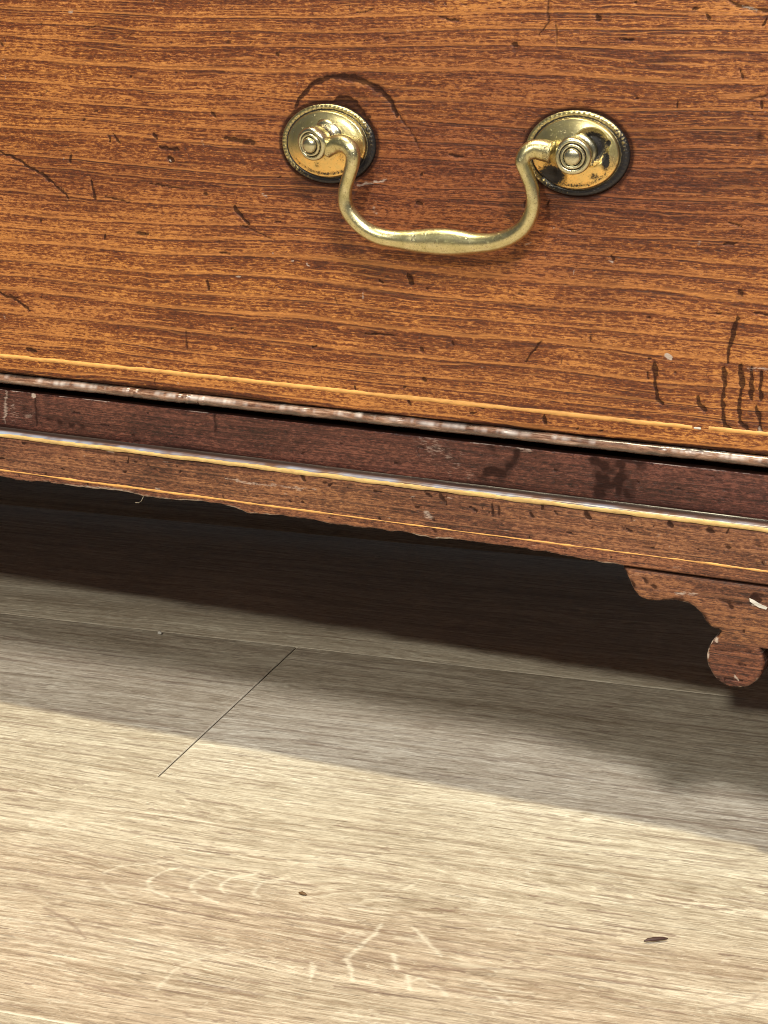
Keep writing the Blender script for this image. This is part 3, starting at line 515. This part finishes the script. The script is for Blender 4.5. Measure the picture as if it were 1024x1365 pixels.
# rail under the drawer
xs = steps((-735, -160, 14), (-160, 136, .45), (136, 188, 2)); zs = steps((103.4, 117.5, .45))
def rail_extra(X, Z, D, Pl):
    n = smooth_noise(X.shape[1], 40, 61)[None, :]; n2 = smooth_noise(X.shape[1], 8, 62)[None, :]
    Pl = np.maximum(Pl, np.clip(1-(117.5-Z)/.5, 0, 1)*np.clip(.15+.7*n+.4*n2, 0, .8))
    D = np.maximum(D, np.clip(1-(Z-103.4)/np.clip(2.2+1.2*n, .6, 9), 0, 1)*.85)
    return D, Pl
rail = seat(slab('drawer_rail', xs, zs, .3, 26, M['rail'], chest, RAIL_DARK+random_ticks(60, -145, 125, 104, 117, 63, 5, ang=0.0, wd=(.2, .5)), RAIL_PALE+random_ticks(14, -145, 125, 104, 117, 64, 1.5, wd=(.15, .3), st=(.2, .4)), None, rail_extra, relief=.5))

# base moulding ledge with yellow stringing on its edge
mx = steps((-735, -160, 8), (-160, 136, .4), (136, 192, 1.5))
prof = [(.6, 104.6), (.2, 104.2), (-.6, 103.95), (-1.8, 103.95), (-2.8, 103.9), (-3.5, 103.65), (-3.95, 103.25), (-4.15, 102.8), (-4.15, 102.5), (-4.0, 102.3), (-2.0, 102.2)]
def mj(X, Y, Z):
    n = X.shape[0]; j = .12*smooth_noise(n, 60, 71)+.06*smooth_noise(n, 9, 72)
    return Y+j[:, None]*.5, Z+j[:, None]*.7
def mpale(X, Y, Z):  # bluish-white front of the ledge paints the moulding's broken highlight
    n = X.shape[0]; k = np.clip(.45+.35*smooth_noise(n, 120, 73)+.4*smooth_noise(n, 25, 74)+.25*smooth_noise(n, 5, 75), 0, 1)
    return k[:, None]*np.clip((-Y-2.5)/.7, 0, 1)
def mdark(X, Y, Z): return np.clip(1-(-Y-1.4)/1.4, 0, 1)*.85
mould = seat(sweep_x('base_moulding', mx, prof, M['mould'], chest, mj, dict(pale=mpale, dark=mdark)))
strip(-735, 188, 102.7, 1.3, -4.2, M['stringing'], mould, .10, 77)

# apron with ragged lower edge
xs = steps((-735, -160, 14), (-160, 136, .45), (136, 190, 2)); zs = np.linspace(86.5, 102.2, 38)
bp = np.array(APRON_BOTTOM); zb = np.interp(xs, bp[:, 0], bp[:, 1])
ch = smooth_noise(len(xs), 7, 81)*.22+smooth_noise(len(xs), 2.5, 82)*.10+np.clip(smooth_noise(len(xs), 22, 83)-.35, 0, 1)*.7
zb = np.where(xs < 79, zb+ch*(xs > -160), 86.15)
def ap_extra(X, Z, D, Pl):
    n = smooth_noise(X.shape[1], 30, 91)[None, :]; n2 = smooth_noise(X.shape[1], 6, 92)[None, :]
    Pl = np.maximum(Pl, np.clip(1-(Z-86.5)/1.0, 0, 1)*np.clip(.30+.5*n+.4*n2, 0, .8)*(X < 79))
    Pl = np.maximum(Pl, np.clip(1-(Z-86.5)/1.6, 0, 1)*.7*np.exp(-((X+98)/26)**2))
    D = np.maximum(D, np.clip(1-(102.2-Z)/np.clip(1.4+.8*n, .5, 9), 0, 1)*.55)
    D = np.maximum(D, np.clip(1-(Z-86.5)/.7, 0, 1)*.9*(X > 79))
    return D, Pl
def ap_stain(X, Z): return .6*np.clip((Z-86)/5 < 0.9, 0, 1)*1.0
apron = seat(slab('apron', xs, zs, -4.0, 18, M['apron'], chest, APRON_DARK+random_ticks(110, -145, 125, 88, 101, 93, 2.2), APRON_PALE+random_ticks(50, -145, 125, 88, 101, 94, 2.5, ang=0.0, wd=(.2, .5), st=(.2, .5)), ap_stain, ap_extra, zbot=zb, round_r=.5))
strip(-730, 185, 90.55, .9, -4.0, M['boxwood'], apron, .15, 95, taper=.75)

# bracket foot --------------------------------------------------------------
def smooth_closed(pts, it=2, keep=()):
    for _ in range(it):
        q = []
        n = len(pts)
        for i in range(n):
            a, b = np.array(pts[i]), np.array(pts[(i+1) % n])
            q += [a*.75+b*.25, a*.25+b*.75]
        pts = q
    return [tuple(p) for p in pts]
def resample(pts, step):
    out = []
    for a, b in zip(pts, pts[1:]):
        n = max(1, int(math.dist(a, b)/step))
        for i in range(n): out.append((a[0]+(b[0]-a[0])*i/n, a[1]+(b[1]-a[1])*i/n))
    out.append(pts[-1]); return out
def chaikin_open(p, it=2):
    for _ in range(it):
        q = [p[0]]
        for a, b in zip(p, p[1:]):
            q += [(a[0]*.75+b[0]*.25, a[1]*.75+b[1]*.25), (a[0]*.25+b[0]*.75, a[1]*.25+b[1]*.75)]
        q.append(p[-1]); p = q
    return p
left = chaikin_open([(79.2, 85.95)]+[tuple(p) for p in BRACKET[1:15]], 1)
ball = [(113.9+8.55*math.cos(R(a))*(1+.01*math.sin(a*.11)), 62.4+8.6*math.sin(R(a))*(1+.008*math.cos(a*.17))) for a in np.linspace(128, 392, 40)]
rightc = chaikin_open([(122.4, 66.9), (128, 67), (136, 65.5), (143, 62), (149, 55), (153, 45), (155, 32), (156, 16), (156.5, .4)], 2)
outline = resample(left, .8)+ball+resample(rightc, 1.5)+[(190, .4)]+[(190, z) for z in np.linspace(6, 80, 14)]+[(190, 85.95)]
outline += [(x, 85.95) for x in np.linspace(188, 80.5, 70)]
def bracket(outl, mirror=None, seed=1, name='bracket_foot'):
    """outline mm -> plate with a worn rounded front arris; rings run inwards from the outline"""
    p = np.array(outl, float)
    if mirror is not None: p = np.stack([mirror-p[:, 0], p[:, 1]], 1)[::-1]
    r = np.random.RandomState(seed)
    n = len(p); t = np.roll(p, -1, 0)-np.roll(p, 1, 0); t /= (np.linalg.norm(t, axis=1)[:, None]+1e-9)
    nr = np.stack([-t[:, 1], t[:, 0]], 1)
    area = .5*np.sum(p[:, 0]*np.roll(p[:, 1], -1)-np.roll(p[:, 0], -1)*p[:, 1])
    if area < 0: nr = -nr
    from mathutils.geometry import delaunay_2d_cdt
    from mathutils import Vector
    w = np.clip(.5+.5*smooth_noise(n, 6, seed)+.3*smooth_noise(n, 2, seed+1), 0, 1.2)
    # painted wear on a regular grid, sampled at the vertices
    x0, x1, z0, z1 = p[:, 0].min()-1, p[:, 0].max()+1, p[:, 1].min()-1, p[:, 1].max()+1
    gx, gz = np.arange(x0, x1, .35), np.arange(z0, z1, .35); GX, GZ = np.meshgrid(gx, gz); D = np.zeros_like(GX); Pl = np.zeros_like(GX)
    paint(GX, GZ, BRACKET_DARK+random_ticks(110, x0, x1, z0, z1, seed+40, 3.0, wd=(.25, .8))+random_ticks(60, x0, x1, z0, z1, seed+41, 9, ang=0.0, wd=(.2, .5)), D)
    paint(GX, GZ, BRACKET_PALE+random_ticks(50, x0, x1, z0, z1, seed+42, 7, ang=0.0, wd=(.2, .6), st=(.15, .4)), Pl)
    q0 = np.stack([GX.ravel(), GZ.ravel()], 1); dist = np.full(len(q0), 99.0)
    for k in range(n):
        if p[k, 1] > 85 and p[(k+1) % n, 1] > 85: continue
        a = p[k]; e = p[(k+1) % n]-a; t_ = np.clip(((q0-a)@e)/(e@e+1e-9), 0, 1); dist = np.minimum(dist, np.hypot(*(q0-a-t_[:, None]*e).T))
    dist = dist.reshape(GX.shape); wn = .5+.5*vnoise(GX, GZ, 3.5, seed); wf = .5+.5*vnoise(GX, GZ, 1.0, seed+2)
    rimw = .5+2.2*wn*(GZ > 68)+.3
    D = np.maximum(D, .75*np.clip(1-dist/rimw, 0, 1)*np.clip(wf*1.6-.2, 0, 1)); Pl = np.maximum(Pl, .6*np.clip(1-np.abs(dist-.2)/.35, 0, 1)*np.clip(wn*2.2-.8, 0, 1))
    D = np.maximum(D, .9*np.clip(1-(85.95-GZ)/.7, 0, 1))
    S = np.clip((69.5-GZ)/3, 0, 1)*(GX < 126)
    def samp(A, x, z): return float(A[min(len(gz)-1, max(0, int(round((z-z0)/.35)))), min(len(gx)-1, max(0, int(round((x-x0)/.35))))])
    V, F, at = [], [], dict(dark=[], pale=[], stain=[])
    def vert(x, y, z, dk=None):
        d_ = samp(D, x, z) if dk is None else dk
        V.append((x/1000, (y+.2*d_)/1000, z/1000)); at['dark'].append(d_); at['pale'].append(samp(Pl, x, z)); at['stain'].append(samp(S, x, z)); return len(V)-1
    insets = ((0, 14, .9), (0, -2.9, .6), (.15, -3.4, None), (.50, -3.86, None), (.95, -4.0, None)); rings = []
    last = None
    for ins, y, dk in insets:
        pts = [p[i]+nr[i]*ins*((.55+.6*w[i]) if p[i, 1] < 85 else .6) for i in range(n)]
        rings.append([vert(q[0], y, q[1], dk) for q in pts]); last = pts
    for a, b in zip(rings, rings[1:]):
        for i in range(n):
            F += [(a[i], b[i], b[(i+1) % n]), (a[i], b[(i+1) % n], a[(i+1) % n])]
    # inner points
    px, pz = np.meshgrid(np.arange(x0, x1, .6), np.arange(z0, z1, .6)); px = px.ravel()+.15*np.sin(pz.ravel()*9); pz = pz.ravel()
    L = np.array(last); ins_ = np.zeros(len(px), bool)
    for k in range(n):
        (xa, za), (xb, zb_) = L[k], L[(k+1) % n]
        c = ((za > pz) != (zb_ > pz)) & (px < (xb-xa)*(pz-za)/((zb_-za) if zb_ != za else 1e-9)+xa); ins_ ^= c
    far = np.full(len(px), 99.0)
    for k in range(n):
        a = L[k]; e = L[(k+1) % n]-a; d0 = np.stack([px, pz], 1)-a; t_ = np.clip((d0@e)/(e@e+1e-9), 0, 1); far = np.minimum(far, np.hypot(*(d0-t_[:, None]*e).T))
    ok = ins_ & (far > .25)
    co = [Vector((float(a), float(b))) for a, b in L]+[Vector((float(a), float(b))) for a, b in zip(px[ok], pz[ok])]
    vo, eo, fo, orig, _, _ = delaunay_2d_cdt(co, [], [list(range(n))], 1, 1e-5)
    mp = {}
    for k, v in enumerate(vo):
        o_ = orig[k][0] if orig[k] else -1
        mp[k] = rings[-1][o_] if 0 <= o_ < n else vert(v.x, -4.0, v.y)
    for f in fo: F.append(tuple(mp[k] for k in f))
    F = [f for f in F if len(set(f)) == 3]
    me = arrays(name, V, F, at); bm = bmesh.new(); bm.from_mesh(me)
    bmesh.ops.recalc_face_normals(bm, faces=bm.faces[:]); bm.to_mesh(me); bm.free()
    return link(name, me, M['bracket'], chest)
bf = seat(bracket(outline, None, 3))
# sub-part: white sliver painting the glossy highlight on a small bracket dent
def chip():
    bm = bmesh.new()
    pts = [(117.3, 81.9), (118.6, 81.5), (120.2, 80.7), (122.6, 79.9), (122.3, 79.2), (120.2, 79.5), (118.6, 80.3), (117.5, 81.0)]
    top = [bm.verts.new((x/1000, -.00448-.0001*math.sin(i), z/1000)) for i, (x, z) in enumerate(pts)]
    bot = [bm.verts.new(((x-.1)/1000, -.0039, (z-.1)/1000)) for x, z in pts]
    for i in range(8): bm.faces.new((top[i], top[(i+1) % 8], bot[(i+1) % 8], bot[i]))
    bm.faces.new(top); bmesh.ops.recalc_face_normals(bm, faces=bm.faces[:])
    me = bpy.data.meshes.new('chip_highlight'); bm.to_mesh(me); bm.free()
    o = link('chip_highlight', me, M['fleck'], bf); o['label'] = 'white sliver painted as the glossy highlight on a dented chip in the bracket'; return o
chip()
bl = seat(bracket(outline, -545.0, 13))
# foot blocks and side returns behind the brackets, carcass above --------------
for x0, x1 in ((160, 188), (-733, -705)):
    seat(box('foot_block', (x0/1000, .012, .0005), (x1/1000, .045, .086), M['carcass'], chest))
def side_foot(x, t):
    seat(box('side_bracket', ((x)/1000, .0145, .0006), ((x+t)/1000, .10, .0858), M['bracket'], chest))
side_foot(177.5, 12); side_foot(-735, 12)
seat(box('back_foot', (.166, .42, .0005), (.188, .47, .088), M['carcass'], chest)); seat(box('back_foot', (-.733, .42, .0005), (-.711, .47, .088), M['carcass'], chest))
seat(box('bottom_board', (-.715, .0275, .088), (.168, .47, .1), M['carcass'], chest, .0003))
seat(box('side_panel', (.1685, .0005, .1045), (.188, .47, .93), M['carcass'], chest)); seat(box('side_panel', (-.7345, .0005, .1045), (-.7148, .47, .93), M['carcass'], chest))
seat(box('back_panel', (-.7145, .462, .1005), (.168, .4699, .93), M['carcass'], chest))
seat(box('chest_top', (-.745, -.004, .9305), (.198, .475, .95), M['drawer'], chest, .003))
# drawer sides behind the front
seat(box('drawer_box', (-.71, .021, .121), (.164, .44, .128), M['carcass'], chest, .0003))
z = 310.0
for h in (176, 176, 240):
    seat(box('drawer_rail', (-.7145, .0012, z/1000), (.168, .03, (z+16)/1000), M['rail'], chest))
    seat(box('drawer_front', (-.713, 0, (z+18)/1000), (.167, .02, (z+16+h)/1000), M['drawer'], chest)); z += 18+h

# ------------------------------------------------------------------ the brass pull
pull = empty('drawer_pull', (0, 0, 0)); pull.parent = chest; seat(pull)
def rosette(cx, cz, rx, rz, seed, holes, warm_c):
    """oval backplate: milled border, raised step, domed centre"""
    prof = [(1.0, .05), (.995, .5), (.975, .85), (.93, 1.05), (.885, 1.0), (.855, .85), (.84, 1.0), (.825, 1.9), (.805, 2.25), (.77, 2.35), (.73, 2.5), (.66, 2.85), (.58, 3.15), (.5, 3.4), (.42, 3.6), (.34, 3.75), (.26, 3.85), (.18, 3.9), (.1, 3.92), (.03, 3.93)]
    na = 240; ang = np.linspace(0, 2*math.pi, na, endpoint=False); r = np.random.RandomState(seed)
    fr = np.interp(np.linspace(0, len(prof)-1, 72), range(len(prof)), [p[0] for p in prof]); hh = np.interp(np.linspace(0, len(prof)-1, 72), range(len(prof)), [p[1] for p in prof])
    Fr = np.repeat(fr[:, None], na, 1); A = np.repeat(ang[None, :], len(fr), 0); H = np.repeat(hh[:, None], na, 1)
    tick = np.clip(np.sin(A*64+1.4*np.sin(A*3+seed)), -.3, 1)*np.exp(-((Fr-.94)/.035)**2)
    H = H+.13*tick
    wob = .05*np.sin(A*3+seed)+.04*np.sin(A*7+seed*2); H = H+wob*np.clip(Fr, 0, .8)
    X = cx+rx*Fr*np.cos(A); Z = cz+rz*Fr*np.sin(A)
    # grime in the grooves, border darker to the lower right, pits near the lower rim
    D = np.clip(.95*np.exp(-((Fr-.862)/.022)**2)+.8*(Fr > .985), 0, 1)
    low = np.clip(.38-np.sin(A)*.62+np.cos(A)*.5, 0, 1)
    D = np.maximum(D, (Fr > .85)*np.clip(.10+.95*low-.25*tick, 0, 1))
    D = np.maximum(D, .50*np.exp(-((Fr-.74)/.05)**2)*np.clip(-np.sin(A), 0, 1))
    W = np.clip(1.3*np.clip((-np.sin(A-warm_c)+.15)*1.3, 0, 1)*np.clip((Fr-.2)/.3, 0, 1), 0, 1)*(Fr < .83)  # warm lower dome: floor reflection painted into the brass colour
    D = np.maximum(D, .62*np.clip(vnoise(X, Z, 2.6, seed)*1.3-.15, 0, 1)*np.clip((Fr-.3)/.3, 0, 1)*np.clip(.6-np.sin(A), 0, 1))
    for hx, hz, hw, hs, dp in holes:
        q = np.clip(1-np.hypot((X-cx-hx)/hw, (Z-cz-hz)/(hw*hs)), 0, 1); q = np.clip(q*2.2, 0, 1)
        D = np.maximum(D, q); H = H-dp*q
    V = np.stack([X, -H, Z], -1)/1000
    me = arrays('rosette_plate', V.reshape(-1, 3), gridfaces(len(fr), na, wrap=True, flip=True), dict(dark=D, warm=W))
    o = link('rosette_plate', me, M['brass_plate'], pull, True); return o
pL = rosette(-18.1, 204.25, 15.6, 11.75, 3, [(10.5, -5, 2.2, 1.2, .3)], 0.1)
pR = rosette(60.15, 205.0, 15.7, 12.0, 5, [(5.0, 2.2, 5.4, 1.0, 2.0), (-6.5, -6.2, 5.0, .7, .4), (9.4, -1.5, 1.4, 2.2, .3), (9.8, 3.4, 1.1, 1.0, .3)], -.1)
def post(x0, z0, x1, y1, z1, r, seed):
    """turned post from the plate to a button head: axis (x0,-2.5,z0) to (x1,y1,z1)"""
    import mathutils
    a = mathutils.Vector((x0, -2.2, z0)); b = mathutils.Vector((x1, y1, z1)); L = (b-a).length; q = (b-a).to_track_quat('Z', 'Y')
    prof = [(0, 1.15), (.04, 1.18), (.10, 1.0), (.16, .80), (.30, .76), (.36, .80), (.42, .96), (.47, 1.03), (.74, 1.05), (.79, 1.02), (.82, .97), (.845, .86), (.84, .78), (.80, .75), (.80, .71), (.86, .70), (.88, .66), (.875, .55), (.84, .52), (.84, .49), (.91, .475), (.955, .42), (.985, .32), (1.0, .18), (1.005, .06)]
    n = 48; V = []; dk = []
    dark_r = {13: .8, 14: .8, 18: .9, 19: .9, 3: .5, 4: .6}
    for i, (h, rr) in enumerate(prof):
        for k in range(n):
            t = 2*math.pi*k/n; wob = 1+.015*math.sin(3*t+seed)+.01*math.sin(5*t)
            p = q @ mathutils.Vector((rr*r*wob*math.cos(t), rr*r*wob*math.sin(t), h*L))+a
            V.append(tuple(c/1000 for c in p)); dk.append(dark_r.get(i, 0))
    me = arrays('post', V, gridfaces(len(prof), n, wrap=True), dict(dark=dk))
    me.validate(); bm = bmesh.new(); bm.from_mesh(me); bm.verts.ensure_lookup_table()
    bm.faces.new([bm.verts[(len(prof)-1)*n+k] for k in range(n)]); bmesh.ops.recalc_face_normals(bm, faces=bm.faces[:]); bm.to_mesh(me); bm.free()
    return link('post', me, M['brass_post'], pull, True)
post(-17.4, 206.3, -19.0, -12.6, 204.6, 4.75, 1)
post(61.0, 205.4, 62.6, -11.6, 205.0, 4.95, 2)
def bail():
    import mathutils
    P = np.array(BAIL, float)
    # Catmull-Rom through the control points
    def cr(p, m=8):
        out = []
        for i in range(len(p)-1):
            p0, p1, p2, p3 = p[max(i-1, 0)], p[i], p[i+1], p[min(i+2, len(p)-1)]
            for k in range(m):
                t = k/m; out.append(.5*((2*p1)+(p2-p0)*t+(2*p0-5*p1+4*p2-p3)*t*t+(3*p1-p0-3*p2+p3)*t**3))
        out.append(p[-1]); return np.array(out)
    C = cr(P); n = len(C); k = 28; V = []; dk = []
    r = random.Random(3)
    for i in range(n):
        t = C[min(i+1, n-1), :3]-C[max(i-1, 0), :3]; t = mathutils.Vector(t).normalized()
        yv = mathutils.Vector((0, 1, 0)); side = yv.cross(t).normalized(); dep = t.cross(side).normalized()
        rad = C[i, 3]*.93
        for j in range(k):
            a = 2*math.pi*j/k
            v = mathutils.Vector(C[i, :3])+side*math.cos(a)*rad+dep*math.sin(a)*min(rad, 3.1)*.97
            V.append(tuple(c/1000 for c in v)); dk.append(0.12 if i > 6 and i < n-6 else .3)
    me = arrays('bail_handle', V, gridfaces(n, k, wrap=True), dict(dark=dk))
    bm = bmesh.new(); bm.from_mesh(me); bm.verts.ensure_lookup_table()
    bm.faces.new([bm.verts[j] for j in range(k)]); bm.faces.new([bm.verts[(n-1)*k+j] for j in range(k)])
    bmesh.ops.recalc_face_normals(bm, faces=bm.faces[:]); bm.to_mesh(me); bm.free()
    return link('bail_handle', me, M['brass_bail'], pull, True)
bail()

# ------------------------------------------------------------------ small debris
def tube(name, pts, radii, mat, parent=None, k=7):
    import mathutils
    V = []; n = len(pts)
    for i, p in enumerate(pts):
        t = (mathutils.Vector(pts[min(i+1, n-1)])-mathutils.Vector(pts[max(i-1, 0)])).normalized()
        u = t.orthogonal().normalized(); w_ = t.cross(u)
        for j in range(k):
            a = 2*math.pi*j/k; rr = radii[i]*(1+.2*math.sin(j*2.4+i))
            V.append(tuple(mathutils.Vector(p)+(u*math.cos(a)+w_*math.sin(a))*rr))
    me = arrays(name, V, gridfaces(n, k, wrap=True)); return link(name, me, mat, parent, True)
sp = tube('wood_splinter', [(-.0028, -.0021, .0007), (-.0018, -.0013, .0009), (0, 0, .0009), (.0016, .0012, .0009), (.0026, .0020, .0007)], [.0002, .0005, .0006, .0005, .0002], M['debris'])
sp.location = (.1113, -.0631, 0); sp['label'] = 'small dark brown splinter lying on the lit floor plank'; sp['category'] = 'splinter'
cr_ = tube('wood_crumb', [(-.0014, .0002, .0004), (-.0004, 0, .0005), (.0006, -.0003, .0005), (.0014, -.0001, .0003)], [.0002, .0005, .0004, .0001], plain('crumb_brown', (.14, .075, .03), .6))
cr_.location = (.0110, -.0789, 0); cr_['label'] = 'tiny brown crumb at the tip of the curved pale grain figure'; cr_['category'] = 'crumb'
fk = tube('white_speck', [(-.0009, .0003, .0005), (0, 0, .0008), (.0009, -.0003, .0005)], [.0003, .0008, .0003], M['fleck'])
fk.location = (-.1403, .0936, 0); fk['label'] = 'tiny white speck on the floor in the shade under the chest'; fk['category'] = 'speck'
hr = tube('loose_fibre', [(-.0878, -.0040, .0856), (-.0862, -.0046, .0858), (-.0850, -.0047, .0866), (-.0846, -.0040, .0880)], [.00010]*4, M['hair'], k=5)
hr['label'] = 'fine pale fibre hanging from the chipped lower edge of the chest'; hr['category'] = 'fibre'
